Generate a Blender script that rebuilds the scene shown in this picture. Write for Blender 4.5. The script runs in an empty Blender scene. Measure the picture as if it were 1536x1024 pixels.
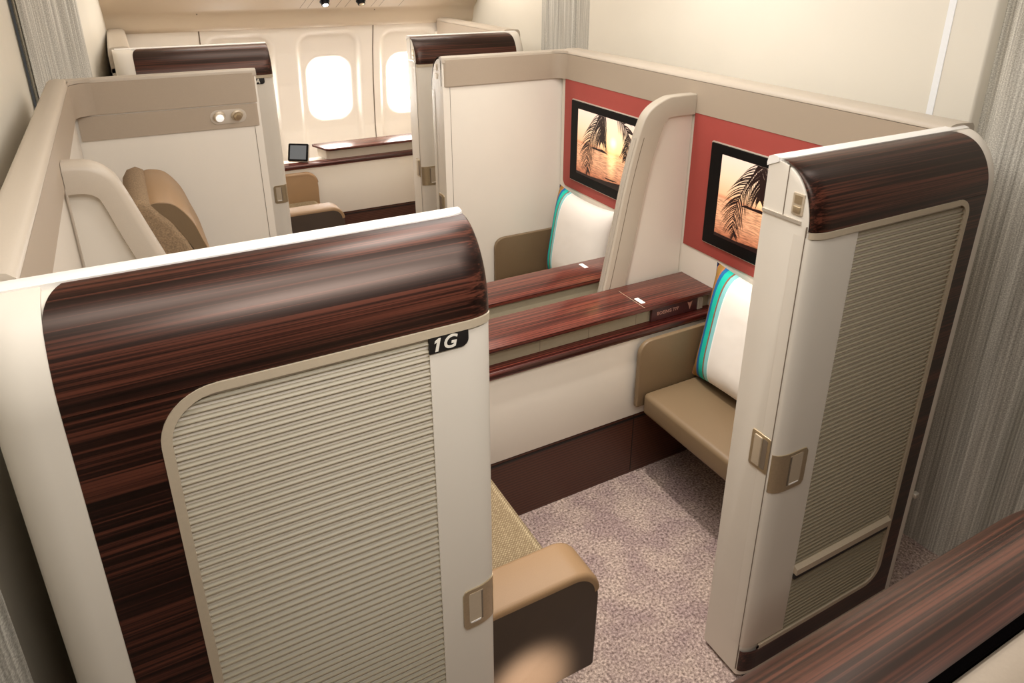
import bpy, bmesh, math, random
from mathutils import Vector, Matrix
random.seed(7)
SC = bpy.context.scene
COL = SC.collection
PI = math.pi

# ------------------------------------------------------------------ materials
def srgb(r, g, b):
    def f(c):
        c /= 255.0
        return c / 12.92 if c <= 0.04045 else ((c + 0.055) / 1.055) ** 2.4
    return (f(r), f(g), f(b), 1.0)

def new_mat(name):
    m = bpy.data.materials.new(name)
    m.use_nodes = True
    nt = m.node_tree
    b = nt.nodes['Principled BSDF']
    return m, nt, b

def N(nt, t, **kw):
    n = nt.nodes.new(t)
    for k, v in kw.items():
        setattr(n, k, v)
    return n

def ramp(nt, stops):
    n = nt.nodes.new('ShaderNodeValToRGB')
    e = n.color_ramp.elements
    while len(e) < len(stops):
        e.new(0.5)
    for i, (p, c) in enumerate(stops):
        e[i].position = p
        e[i].color = c
    return n

def plain(name, col, rough=0.5, metal=0.0, bump=0.0, bscale=200.0, var=0.04, coat=0.0):
    m, nt, b = new_mat(name)
    tc = N(nt, 'ShaderNodeTexCoord')
    no = N(nt, 'ShaderNodeTexNoise')
    no.inputs['Scale'].default_value = bscale
    no.inputs['Detail'].default_value = 3
    nt.links.new(tc.outputs['Object'], no.inputs['Vector'])
    c2 = tuple(min(1, x * (1 + var)) for x in col[:3]) + (1,)
    c1 = tuple(x * (1 - var) for x in col[:3]) + (1,)
    r = ramp(nt, [(0.3, c1), (0.7, c2)])
    nt.links.new(no.outputs['Fac'], r.inputs['Fac'])
    nt.links.new(r.outputs['Color'], b.inputs['Base Color'])
    b.inputs['Roughness'].default_value = rough
    b.inputs['Metallic'].default_value = metal
    b.inputs['Coat Weight'].default_value = coat
    if bump:
        bp = N(nt, 'ShaderNodeBump')
        bp.inputs['Strength'].default_value = bump
        bp.inputs['Distance'].default_value = 0.002
        nt.links.new(no.outputs['Fac'], bp.inputs['Height'])
        nt.links.new(bp.outputs['Normal'], b.inputs['Normal'])
    return m

def wood(name, dark, mid, light, rough=0.3, freq=70.0, coat=0.3):
    m, nt, b = new_mat(name)
    tc = N(nt, 'ShaderNodeTexCoord')
    mp = N(nt, 'ShaderNodeMapping')
    mp.inputs['Scale'].default_value = (1.3, freq, freq)
    nt.links.new(tc.outputs['Object'], mp.inputs['Vector'])
    n1 = N(nt, 'ShaderNodeTexNoise')
    n1.inputs['Scale'].default_value = 1.0
    n1.inputs['Detail'].default_value = 3
    n1.inputs['Roughness'].default_value = 0.6
    n1.inputs['Distortion'].default_value = 0.25
    nt.links.new(mp.outputs['Vector'], n1.inputs['Vector'])
    mp2 = N(nt, 'ShaderNodeMapping')
    mp2.inputs['Scale'].default_value = (0.7, freq * 0.16, freq * 0.16)
    nt.links.new(tc.outputs['Object'], mp2.inputs['Vector'])
    n2 = N(nt, 'ShaderNodeTexNoise')
    n2.inputs['Scale'].default_value = 1.0
    n2.inputs['Detail'].default_value = 2
    nt.links.new(mp2.outputs['Vector'], n2.inputs['Vector'])
    mx = N(nt, 'ShaderNodeMath', operation='MULTIPLY_ADD')
    nt.links.new(n1.outputs['Fac'], mx.inputs[0])
    mx.inputs[1].default_value = 0.62
    mul = N(nt, 'ShaderNodeMath', operation='MULTIPLY')
    nt.links.new(n2.outputs['Fac'], mul.inputs[0])
    mul.inputs[1].default_value = 0.42
    nt.links.new(mul.outputs[0], mx.inputs[2])
    r = ramp(nt, [(0.41, dark), (0.52, mid), (0.64, light)])
    nt.links.new(mx.outputs[0], r.inputs['Fac'])
    nt.links.new(r.outputs['Color'], b.inputs['Base Color'])
    b.inputs['Roughness'].default_value = rough
    b.inputs['Coat Weight'].default_value = coat
    b.inputs['Coat Roughness'].default_value = 0.3
    b.inputs['Specular IOR Level'].default_value = 0.5
    b.inputs['Specular Tint'].default_value = (1.0, 0.74, 0.62, 1)
    b.inputs['Coat Tint'].default_value = (1.0, 0.85, 0.78, 1)
    return m

def carpet_mat():
    m, nt, b = new_mat('carpet')
    tc = N(nt, 'ShaderNodeTexCoord')
    n1 = N(nt, 'ShaderNodeTexNoise')
    n1.inputs['Scale'].default_value = 130
    n1.inputs['Detail'].default_value = 5
    n1.inputs['Roughness'].default_value = 0.7
    nt.links.new(tc.outputs['Object'], n1.inputs['Vector'])
    n2 = N(nt, 'ShaderNodeTexNoise')
    n2.inputs['Scale'].default_value = 9
    nt.links.new(tc.outputs['Object'], n2.inputs['Vector'])
    r = ramp(nt, [(0.34, srgb(104, 90, 86)), (0.5, srgb(182, 166, 160)), (0.66, srgb(236, 222, 214))])
    nt.links.new(n1.outputs['Fac'], r.inputs['Fac'])
    r2 = ramp(nt, [(0.35, srgb(225, 212, 212)), (0.65, srgb(255, 246, 236))])
    nt.links.new(n2.outputs['Fac'], r2.inputs['Fac'])
    mx = N(nt, 'ShaderNodeMix', data_type='RGBA', blend_type='MULTIPLY')
    mx.inputs[0].default_value = 1
    nt.links.new(r.outputs['Color'], mx.inputs[6])
    nt.links.new(r2.outputs['Color'], mx.inputs[7])
    nt.links.new(mx.outputs[2], b.inputs['Base Color'])
    b.inputs['Roughness'].default_value = 0.95
    b.inputs['Specular IOR Level'].default_value = 0.1
    bp = N(nt, 'ShaderNodeBump')
    bp.inputs['Strength'].default_value = 0.9
    bp.inputs['Distance'].default_value = 0.006
    nt.links.new(n1.outputs['Fac'], bp.inputs['Height'])
    nt.links.new(bp.outputs['Normal'], b.inputs['Normal'])
    return m

def curtain_mat(name='curtain_fabric'):
    m, nt, b = new_mat(name)
    tc = N(nt, 'ShaderNodeTexCoord')
    uv = N(nt, 'ShaderNodeUVMap')
    uv.uv_map = 'UVMap'
    mp = N(nt, 'ShaderNodeMapping')
    mp.inputs['Scale'].default_value = (150, 1.5, 1)
    nt.links.new(uv.outputs['UV'], mp.inputs['Vector'])
    n1 = N(nt, 'ShaderNodeTexNoise')
    n1.inputs['Scale'].default_value = 1
    n1.inputs['Detail'].default_value = 2
    nt.links.new(mp.outputs['Vector'], n1.inputs['Vector'])
    mp2 = N(nt, 'ShaderNodeMapping')
    mp2.inputs['Scale'].default_value = (260, 320, 1)
    nt.links.new(uv.outputs['UV'], mp2.inputs['Vector'])
    n2 = N(nt, 'ShaderNodeTexNoise')
    n2.inputs['Scale'].default_value = 1
    nt.links.new(mp2.outputs['Vector'], n2.inputs['Vector'])
    ad = N(nt, 'ShaderNodeMath', operation='MULTIPLY_ADD')
    nt.links.new(n2.outputs['Fac'], ad.inputs[0])
    ad.inputs[1].default_value = 0.5
    hf = N(nt, 'ShaderNodeMath', operation='MULTIPLY')
    nt.links.new(n1.outputs['Fac'], hf.inputs[0])
    hf.inputs[1].default_value = 0.6
    nt.links.new(hf.outputs[0], ad.inputs[2])
    r = ramp(nt, [(0.38, srgb(150, 145, 134)), (0.55, srgb(196, 191, 180)), (0.7, srgb(236, 232, 221))])
    nt.links.new(ad.outputs[0], r.inputs['Fac'])
    nt.links.new(r.outputs['Color'], b.inputs['Base Color'])
    b.inputs['Roughness'].default_value = 0.85
    bp = N(nt, 'ShaderNodeBump')
    bp.inputs['Strength'].default_value = 0.4
    bp.inputs['Distance'].default_value = 0.002
    nt.links.new(ad.outputs[0], bp.inputs['Height'])
    nt.links.new(bp.outputs['Normal'], b.inputs['Normal'])
    return m

def weave_mat(name, c1, c2, scale):
    m, nt, b = new_mat(name)
    tc = N(nt, 'ShaderNodeTexCoord')
    mp = N(nt, 'ShaderNodeMapping')
    mp.inputs['Rotation'].default_value = (0, 0, PI / 4)
    nt.links.new(tc.outputs['Object'], mp.inputs['Vector'])
    vo = N(nt, 'ShaderNodeTexVoronoi')
    vo.inputs['Scale'].default_value = scale
    vo.inputs['Randomness'].default_value = 0.15
    nt.links.new(mp.outputs['Vector'], vo.inputs['Vector'])
    r = ramp(nt, [(0.15, c2), (0.6, c1)])
    nt.links.new(vo.outputs['Distance'], r.inputs['Fac'])
    nt.links.new(r.outputs['Color'], b.inputs['Base Color'])
    b.inputs['Roughness'].default_value = 0.85
    bp = N(nt, 'ShaderNodeBump')
    bp.invert = True
    bp.inputs['Strength'].default_value = 0.6
    bp.inputs['Distance'].default_value = 0.003
    nt.links.new(vo.outputs['Distance'], bp.inputs['Height'])
    nt.links.new(bp.outputs['Normal'], b.inputs['Normal'])
    return m

def lined_mat(name, c1, c2, per, rough=0.4):
    """fine horizontal grooves"""
    m, nt, b = new_mat(name)
    tc = N(nt, 'ShaderNodeTexCoord')
    wv = N(nt, 'ShaderNodeTexWave', wave_type='BANDS', bands_direction='Z', wave_profile='SIN')
    wv.inputs['Scale'].default_value = 2 * PI / (20 * per)
    wv.inputs['Distortion'].default_value = 0
    nt.links.new(tc.outputs['Object'], wv.inputs['Vector'])
    r = ramp(nt, [(0.25, c1), (0.75, c2)])
    nt.links.new(wv.outputs['Fac'], r.inputs['Fac'])
    nt.links.new(r.outputs['Color'], b.inputs['Base Color'])
    b.inputs['Roughness'].default_value = rough
    bp = N(nt, 'ShaderNodeBump')
    bp.inputs['Strength'].default_value = 0.25
    bp.inputs['Distance'].default_value = 0.002
    nt.links.new(wv.outputs['Fac'], bp.inputs['Height'])
    nt.links.new(bp.outputs['Normal'], b.inputs['Normal'])
    return m

def emit_mat(name, col, s):
    m, nt, b = new_mat(name)
    b.inputs['Base Color'].default_value = (0.8, 0.8, 0.8, 1)
    b.inputs['Emission Color'].default_value = col
    b.inputs['Emission Strength'].default_value = s
    return m

def stripes_mat():
    """cushion cover: coloured bands near one edge (UV.x = 0 at that edge)"""
    m, nt, b = new_mat('cushion_cover')
    uv = N(nt, 'ShaderNodeUVMap')
    uv.uv_map = 'UVMap'
    sp = N(nt, 'ShaderNodeSeparateXYZ')
    nt.links.new(uv.outputs['UV'], sp.inputs[0])
    navy, ochre, rust = srgb(20, 60, 110), srgb(150, 112, 48), srgb(176, 112, 66)
    blue, teal, brown = srgb(14, 104, 160), srgb(10, 190, 168), srgb(140, 96, 72)
    aqua, cream = srgb(140, 206, 206), srgb(240, 232, 222)
    r = ramp(nt, [(0.0, navy), (0.018, rust), (0.028, ochre), (0.082, rust), (0.092, blue), (0.128, teal),
                  (0.182, brown), (0.196, aqua), (0.235, srgb(250, 246, 240)), (0.25, cream)])
    r.color_ramp.interpolation = 'CONSTANT'
    nt.links.new(sp.outputs[0], r.inputs['Fac'])
    nt.links.new(r.outputs['Color'], b.inputs['Base Color'])
    b.inputs['Roughness'].default_value = 0.8
    tc = N(nt, 'ShaderNodeTexCoord')
    no = N(nt, 'ShaderNodeTexNoise')
    no.inputs['Scale'].default_value = 9
    no.inputs['Detail'].default_value = 2
    nt.links.new(tc.outputs['Object'], no.inputs['Vector'])
    bp = N(nt, 'ShaderNodeBump')
    bp.inputs['Strength'].default_value = 0.25
    bp.inputs['Distance'].default_value = 0.02
    nt.links.new(no.outputs['Fac'], bp.inputs['Height'])
    nt.links.new(bp.outputs['Normal'], b.inputs['Normal'])
    return m

def sunset_mat():
    """lit display: sunset over rippled water, UV 0..1"""
    m, nt, b = new_mat('display_sunset')
    uv = N(nt, 'ShaderNodeUVMap')
    uv.uv_map = 'UVMap'
    sp = N(nt, 'ShaderNodeSeparateXYZ')
    nt.links.new(uv.outputs['UV'], sp.inputs[0])
    base = ramp(nt, [(0.0, srgb(96, 44, 28)), (0.06, srgb(176, 104, 70)), (0.25, srgb(220, 156, 116)), (0.47, srgb(230, 168, 126)),
                     (0.5, srgb(216, 140, 96)), (0.54, srgb(244, 184, 134)), (0.75, srgb(250, 208, 168)), (1.0, srgb(248, 214, 190))])
    nt.links.new(sp.outputs[1], base.inputs['Fac'])
    # ripples
    mp = N(nt, 'ShaderNodeMapping')
    mp.inputs['Scale'].default_value = (16, 60, 1)
    nt.links.new(uv.outputs['UV'], mp.inputs['Vector'])
    no = N(nt, 'ShaderNodeTexNoise')
    no.inputs['Scale'].default_value = 1
    no.inputs['Detail'].default_value = 3
    nt.links.new(mp.outputs['Vector'], no.inputs['Vector'])
    rip = ramp(nt, [(0.36, (0.6, 0.55, 0.5, 1)), (0.62, (1.25, 1.2, 1.12, 1))])
    nt.links.new(no.outputs['Fac'], rip.inputs['Fac'])
    below = N(nt, 'ShaderNodeMath', operation='LESS_THAN')
    nt.links.new(sp.outputs[1], below.inputs[0])
    below.inputs[1].default_value = 0.47
    mx = N(nt, 'ShaderNodeMix', data_type='RGBA', blend_type='MULTIPLY')
    nt.links.new(below.outputs[0], mx.inputs[0])
    nt.links.new(base.outputs['Color'], mx.inputs[6])
    nt.links.new(rip.outputs['Color'], mx.inputs[7])
    # sun glow
    def dist(cx, cy, sx, sy):
        m1 = N(nt, 'ShaderNodeMapping')
        m1.inputs['Location'].default_value = (-cx * sx, -cy * sy, 0)
        m1.inputs['Scale'].default_value = (sx, sy, 0)
        nt.links.new(uv.outputs['UV'], m1.inputs['Vector'])
        ln = N(nt, 'ShaderNodeVectorMath', operation='LENGTH')
        nt.links.new(m1.outputs['Vector'], ln.inputs[0])
        return ln.outputs['Value']
    def add(prev, dist_out, stops):
        r = ramp(nt, stops)
        nt.links.new(dist_out, r.inputs['Fac'])
        a = N(nt, 'ShaderNodeMix', data_type='RGBA', blend_type='ADD')
        a.inputs[0].default_value = 1
        nt.links.new(prev, a.inputs[6])
        nt.links.new(r.outputs['Color'], a.inputs[7])
        return a.outputs[2]
    out = add(mx.outputs[2], dist(0.50, 0.66, 1.8, 1.0), [(0.0, (1.2, 1.0, 0.55, 1)), (0.10, (0.6, 0.36, 0.09, 1)), (0.36, (0, 0, 0, 1))])
    out = add(out, dist(0.49, 0.36, 7.0, 1.7), [(0.0, (0.6, 0.4, 0.16, 1)), (0.5, (0, 0, 0, 1))])
    b.inputs['Base Color'].default_value = (0.02, 0.02, 0.02, 1)
    b.inputs['Roughness'].default_value = 0.3
    nt.links.new(out, b.inputs['Emission Color'])
    b.inputs['Emission Strength'].default_value = 1.2
    return m

M = {}
M['cream'] = plain('cream_plastic', srgb(226, 217, 203), 0.42, var=0.01, bscale=8)
M['cap_white'] = plain('pale_cap', srgb(240, 235, 228), 0.35, var=0.01, bscale=8)
M['taupe'] = plain('taupe_leather', srgb(176, 160, 141), 0.5, bump=0.08, bscale=500, var=0.02)
M['rail_top'] = plain('rail_top_leather', srgb(190, 177, 160), 0.42, bump=0.05, bscale=500, var=0.02)
M['frame'] = plain('divider_frame_plastic', srgb(182, 170, 153), 0.4, var=0.01, bscale=6)
M['greige'] = plain('greige_plastic', srgb(196, 184, 168), 0.45, var=0.015, bscale=6)
M['trim'] = plain('champagne_trim', srgb(198, 182, 158), 0.32, metal=0.2, var=0.02)
M['flute'] = plain('fluted_panel', srgb(156, 145, 122), 0.42, var=0.03, bscale=60)
M['wood'] = wood('dark_ebony_veneer', srgb(8, 3, 3), srgb(29, 12, 9), srgb(86, 46, 34), rough=0.33, freq=250, coat=0.08)
M['rosewood'] = wood('rosewood_veneer', srgb(34, 10, 9), srgb(70, 26, 22), srgb(112, 54, 42), rough=0.22, freq=200)
M['black'] = plain('black_gap', srgb(18, 14, 13), 0.5)
M['matt_black'] = plain('matt_black_gap', srgb(6, 5, 5), 0.9)
M['matt_black'].node_tree.nodes['Principled BSDF'].inputs['Specular IOR Level'].default_value = 0.0
M['tan'] = plain('tan_leather', srgb(156, 124, 89), 0.5, bump=0.1, bscale=400, var=0.03)
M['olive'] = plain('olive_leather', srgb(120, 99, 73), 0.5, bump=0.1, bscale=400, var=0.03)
M['tan_shade'] = plain('tan_leather_shade', srgb(74, 60, 48), 0.55, bump=0.1, bscale=400, var=0.03)  # tan leather with side shade put into the colour
M['weave'] = weave_mat('woven_seat_fabric', srgb(118, 98, 70), srgb(196, 178, 142), 170)
M['boucle'] = plain('brown_boucle', srgb(142, 118, 90), 0.9, bump=0.5, bscale=220, var=0.25)
M['kick'] = lined_mat('brown_kick_panel', srgb(62, 33, 21), srgb(80, 45, 31), 0.011)
M['red'] = plain('coral_panel', srgb(164, 69, 60), 0.6, var=0.015, bscale=20)
M['metal'] = plain('brushed_metal', srgb(190, 172, 142), 0.33, metal=0.7, var=0.05)
M['steel'] = plain('pale_metal_edge', srgb(205, 196, 182), 0.35, metal=0.5)
M['screenblack'] = plain('monitor_black', srgb(12, 10, 10), 0.5)
M['screenblack'].node_tree.nodes['Principled BSDF'].inputs['Specular IOR Level'].default_value = 0.15
M['frond'] = plain('display_dark', srgb(34, 10, 10), 0.4)
M['sunset'] = sunset_mat()
M['bulkhead'] = plain('bulkhead_laminate', srgb(238, 231, 216), 0.5, var=0.03, bscale=2.2)
M['side'] = plain('sidewall_plastic', srgb(240, 231, 219), 0.5, var=0.01, bscale=5)
M['psu'] = plain('service_panel_plastic', srgb(206, 188, 164), 0.5, var=0.01, bscale=5)
M['carpet'] = carpet_mat()
M['curtain'] = curtain_mat()
M['cushion'] = stripes_mat()
M['pane'] = emit_mat('bright_daylight_pane', (1.0, 0.97, 0.93, 1), 13.0)
M['lampglow'] = emit_mat('lit_lens', (1.0, 0.95, 0.88, 1), 0.6)
M['spotglow'] = emit_mat('lit_spot_lens', (1.0, 0.97, 0.93, 1), 5.0)
M['strip'] = emit_mat('painted_highlight_glow', (1.0, 0.98, 0.93, 1), 0.14)  # corner highlight painted as a weak glow, no lamp
M['lettering'] = plain('pale_lettering', srgb(226, 218, 204), 0.4)
M['dimletter'] = plain('dim_lettering', srgb(190, 140, 124), 0.5)
M['burgundy'] = plain('burgundy_card', srgb(78, 40, 40), 0.4)
M['white'] = plain('white_card', srgb(246, 240, 236), 0.5)
M['lcd'] = emit_mat('tablet_display', srgb(150, 152, 152), 0.35)
M['lcd'].node_tree.nodes['Principled BSDF'].inputs['Base Color'].default_value = (0.03, 0.03, 0.03, 1)
M['gap'] = plain('dark_seam', srgb(120, 106, 90), 0.6)

# ------------------------------------------------------------------ object helpers
def root_loc(o):
    v = Vector((0, 0, 0))
    while o is not None:
        v += Vector(o.location)
        o = o.parent
    return v

def tag(o, label=None, cat=None, group=None, kind=None):
    if label: o['label'] = label
    if cat: o['category'] = cat
    if group: o['group'] = group
    if kind: o['kind'] = kind
    return o

def thing(name, loc, label, cat, group=None):
    o = bpy.data.objects.new(name, None)
    o.empty_display_size = 0.05
    COL.objects.link(o)
    o.location = loc
    return tag(o, label, cat, group)

class MB:
    def __init__(self):
        self.bm = bmesh.new()
        self.uv = {}
    def add(self, pts, faces, T=None):
        vs = [self.bm.verts.new(T(*p) if T else p) for p in pts]
        for f in faces:
            try:
                self.bm.faces.new([vs[i] for i in f])
            except ValueError:
                pass
        return vs
    def grid(self, rows, T=None, close_u=False, cap=False):
        n = len(rows[0])
        vs = self.add([p for r in rows for p in r], [], T)
        R = len(rows)
        for i in range(R - 1):
            for j in range(n if close_u else n - 1):
                a, b2 = i * n + j, i * n + (j + 1) % n
                try:
                    self.bm.faces.new([vs[a], vs[b2], vs[b2 + n], vs[a + n]])
                except ValueError:
                    pass
        if cap:
            for i in (0, R - 1):
                try:
                    self.bm.faces.new([vs[i * n + j] for j in range(n)])
                except ValueError:
                    pass
        return vs
    def box(self, x0, x1, y0, y1, z0, z1, r=0.0, seg=3, T=None):
        b2 = bmesh.new()
        bmesh.ops.create_cube(b2, size=1)
        for v in b2.verts:
            v.co = Vector(((x0 + x1) / 2 + v.co.x * (x1 - x0), (y0 + y1) / 2 + v.co.y * (y1 - y0), (z0 + z1) / 2 + v.co.z * (z1 - z0)))
        if r > 0:
            bmesh.ops.bevel(b2, geom=list(b2.edges), offset=r, segments=seg, profile=0.5, affect='EDGES')
        self.merge(b2, T)
    def merge(self, b2, T=None):
        mp = {}
        for v in b2.verts:
            mp[v] = self.bm.verts.new(T(*v.co) if T else v.co)
        for f in b2.faces:
            try:
                self.bm.faces.new([mp[v] for v in f.verts])
            except ValueError:
                pass
        b2.free()
    def prism(self, poly, a, b, axis='y', r=0.0, seg=3, T=None):
        """poly in the other two axes (x,z) for y, (x,y) for z, (y,z) for x"""
        b2 = bmesh.new()
        def P(p, t):
            if axis == 'y': return (p[0], t, p[1])
            if axis == 'z': return (p[0], p[1], t)
            return (t, p[0], p[1])
        A = [b2.verts.new(P(p, a)) for p in poly]
        B = [b2.verts.new(P(p, b)) for p in poly]
        n = len(poly)
        fa = b2.faces.new(A); fb = b2.faces.new(B)
        for i in range(n):
            b2.faces.new([A[i], A[(i + 1) % n], B[(i + 1) % n], B[i]])
        bmesh.ops.recalc_face_normals(b2, faces=list(b2.faces))
        if r > 0:
            bmesh.ops.bevel(b2, geom=list(fa.edges) + list(fb.edges), offset=r, segments=seg, profile=0.5, affect='EDGES', clamp_overlap=True)
        bmesh.ops.triangulate(b2, faces=[f for f in b2.faces if len(f.verts) > 4])
        self.merge(b2, T)
    def tube(self, pts, rad, n=10, T=None, cap=True):
        rows = []
        for i, p in enumerate(pts):
            p = Vector(p)
            d = (Vector(pts[min(i + 1, len(pts) - 1)]) - Vector(pts[max(i - 1, 0)])).normalized()
            a = d.cross(Vector((0, 0, 1)))
            if a.length < 1e-3: a = d.cross(Vector((0, 1, 0)))
            a.normalize(); c = d.cross(a)
            rr = rad[i] if isinstance(rad, (list, tuple)) else rad
            rows.append([tuple(p + a * rr * math.cos(t) + c * rr * math.sin(t)) for t in [2 * PI * k / n for k in range(n)]])
        self.grid(rows, T, close_u=True, cap=cap)
    def lathe(self, prof, origin, axis, n=24):
        """prof = [(r, h)], revolve about axis through origin"""
        ax = Vector(axis).normalized()
        u = ax.orthogonal().normalized(); w = ax.cross(u)
        o = Vector(origin)
        rows = [[tuple(o + ax * h + (u * math.cos(t) + w * math.sin(t)) * r) for t in [2 * PI * k / n for k in range(n)]] for r, h in prof]
        self.grid(rows, close_u=True, cap=True)
    def build(self, name, mat, parent=None, smooth=35, label=None):
        bm = self.bm
        bmesh.ops.remove_doubles(bm, verts=list(bm.verts), dist=1e-5)
        bmesh.ops.recalc_face_normals(bm, faces=list(bm.faces))
        off = root_loc(parent)
        for v in bm.verts:
            v.co -= off
        me = bpy.data.meshes.new(name)
        bm.to_mesh(me); bm.free()
        if isinstance(mat, (list, tuple)):
            for m_ in mat: me.materials.append(m_)
        else:
            me.materials.append(mat)
        if smooth:
            for p in me.polygons: p.use_smooth = True
            me.set_sharp_from_angle(angle=math.radians(smooth))
        o = bpy.data.objects.new(name, me)
        COL.objects.link(o)
        if parent is not None:
            o.parent = parent
        if label: o['label'] = label
        return o

def uv_from(o, fn):
    me = o.data
    off = root_loc(o)
    uvl = me.uv_layers.new(name='UVMap')
    for lp in me.loops:
        co = me.vertices[lp.vertex_index].co + off
        uvl.data[lp.index].uv = fn(co)

def text_obj(name, body, size, mat, parent, M4, extrude=0.0006, shear=0.0, bold=0.0):
    cu = bpy.data.curves.new(name + '_curve', 'FONT')
    cu.body = body; cu.size = size; cu.extrude = extrude; cu.shear = shear; cu.offset = bold
    cu.align_x = 'CENTER'; cu.align_y = 'CENTER'; cu.resolution_u = 4
    tmp = bpy.data.objects.new(name + '_tmp', cu)
    COL.objects.link(tmp)
    dg = bpy.context.evaluated_depsgraph_get()
    me = bpy.data.meshes.new_from_object(tmp.evaluated_get(dg))
    bpy.data.objects.remove(tmp); bpy.data.curves.remove(cu)
    off = root_loc(parent)
    me.transform(M4)
    me.transform(Matrix.Translation(-off))
    me.name = name
    me.materials.clear(); me.materials.append(mat)
    o = bpy.data.objects.new(name, me)
    COL.objects.link(o); o.parent = parent
    return o

def frame_mat(origin, xdir, ydir):
    x = Vector(xdir).normalized(); y = Vector(ydir).normalized(); z = x.cross(y)
    m = Matrix((x, y, z)).transposed().to_4x4()
    m.translation = Vector(origin)
    return m

def arc(cx, cy, r, a0, a1, n=8):
    return [(cx + r * math.cos(math.radians(a0 + (a1 - a0) * i / n)), cy + r * math.sin(math.radians(a0 + (a1 - a0) * i / n))) for i in range(n + 1)]

def rrect(x0, x1, y0, y1, r, n=6):
    if not isinstance(r, (list, tuple)): r = (r,) * 4   # bl, br, tr, tl
    p = []
    p += arc(x0 + r[0], y0 + r[0], r[0], 180, 270, n)
    p += arc(x1 - r[1], y0 + r[1], r[1], 270, 360, n)
    p += arc(x1 - r[2], y1 - r[2], r[2], 0, 90, n)
    p += arc(x0 + r[3], y1 - r[3], r[3], 90, 180, n)
    q = []
    for a in p:
        if not q or (abs(a[0] - q[-1][0]) + abs(a[1] - q[-1][1])) > 1e-6: q.append(a)
    if abs(q[0][0] - q[-1][0]) + abs(q[0][1] - q[-1][1]) < 1e-6: q.pop()
    return q

def round_poly(pts, rads, n=8):
    out = []
    k = len(pts)
    for i in range(k):
        p = Vector(pts[i]); a = Vector(pts[i - 1]); b = Vector(pts[(i + 1) % k])
        r = rads[i]
        if r <= 0:
            out.append(tuple(p)); continue
        d1 = (a - p).normalized(); d2 = (b - p).normalized()
        ang = d1.angle(d2)
        t = min(r / math.tan(ang / 2), (a - p).length * 0.49, (b - p).length * 0.49)
        p1 = p + d1 * t; p2 = p + d2 * t
        for j in range(n + 1):
            s = j / n
            out.append(tuple(p1 * (1 - s) ** 2 + p * 2 * s * (1 - s) + p2 * s ** 2))
    return out

# ------------------------------------------------------------------ layout constants (metres)
YF = 0.865          # aisle face of the near centre suite
YC = 1.868          # middle of the centre pair
OFFX, OFFY = 0.18, 2.63   # window suites sit a little forward of the centre pair
TOP = 1.38
ZS = 1.252          # where the curved timber cap starts
CAPW = 0.100
INN = 0.138         # wall thickness
def T_G(x, s, z): return (x, YF + s, z)
def T_D(x, s, z): return (x, 2 * YC - YF - s, z)
def T_A(x, s, z): return (x + OFFX, YF + OFFY + s, z)
def T_K(x, s, z): return (x + OFFX, 0.230 - s, z)

def cap_profile(n=14, inset=0.0):
    """outer (s,z) points from the strip up to the top edge"""
    a, b = CAPW, TOP - ZS
    out = []
    for i in range(n + 1):
        t = PI / 2 * i / n
        out.append((a - (a - inset * 0) * math.cos(t) + inset * math.cos(t), ZS + (b - inset) * math.sin(t)))
    return out

def off_u(u, r):
    return r - math.sqrt(max(0, r * r - (r - u) ** 2)) if u < r else 0.0

def off_e(u, r, d=0.018):
    return d * (1 - math.sqrt(max(0, 1 - ((r - u) / r) ** 2))) if u < r else 0.0

US = lambda u1, r: [r * (1 - math.cos(PI / 2 * i / 8)) for i in range(9)] + [r + (u1 - r) * i / 6 for i in range(1, 7)]

def latch(root, X, T, RR, u0, u1, z0, z1):
    """recessed pull that wraps the rounded door edge"""
    def sheet(ua, ub, za, zb, s, rad, n=14):
        rows = []
        for i in range(n + 1):
            u = ua + (ub - ua) * i / n
            k = 0.0
            if ub - u < rad: k = rad - math.sqrt(max(0, rad ** 2 - (rad - (ub - u)) ** 2))
            o = off_e(max(u, 0), RR)
            rows.append([(X(u), o + s + 0.006, za + k), (X(u), o + s, za + k), (X(u), o + s, zb - k), (X(u), o + s + 0.006, zb - k)])
        return rows
    m = MB()
    m.grid(sheet(u0, u1, z0, z1, -0.0022, 0.010), T, cap=True)
    a = m.build('door_latch', M['metal'], root, 40, label='brushed metal door latch')
    w = u1 - u0
    m = MB()
    m.grid(sheet(u0 + 0.42 * w, u0 + 0.84 * w, z0 + 0.012, z1 - 0.008, -0.0026, 0.003), T, cap=True)
    m.build('latch_recess', M['trim'], a, 40)
    m = MB()
    m.grid(sheet(u0 + 0.42 * w, u0 + 0.47 * w, z0 + 0.014, z1 - 0.010, -0.0030, 0.0005, 3), T, cap=True)
    m.build('latch_edge', M['gap'], a)
    m = MB()
    m.grid(sheet(u0 + 0.50 * w, u0 + 0.80 * w, z0 + 0.013, z0 + 0.0165, -0.0034, 0.0005, 3), T, cap=True)
    m.build('latch_lip', M['cap_white'], a)

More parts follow.
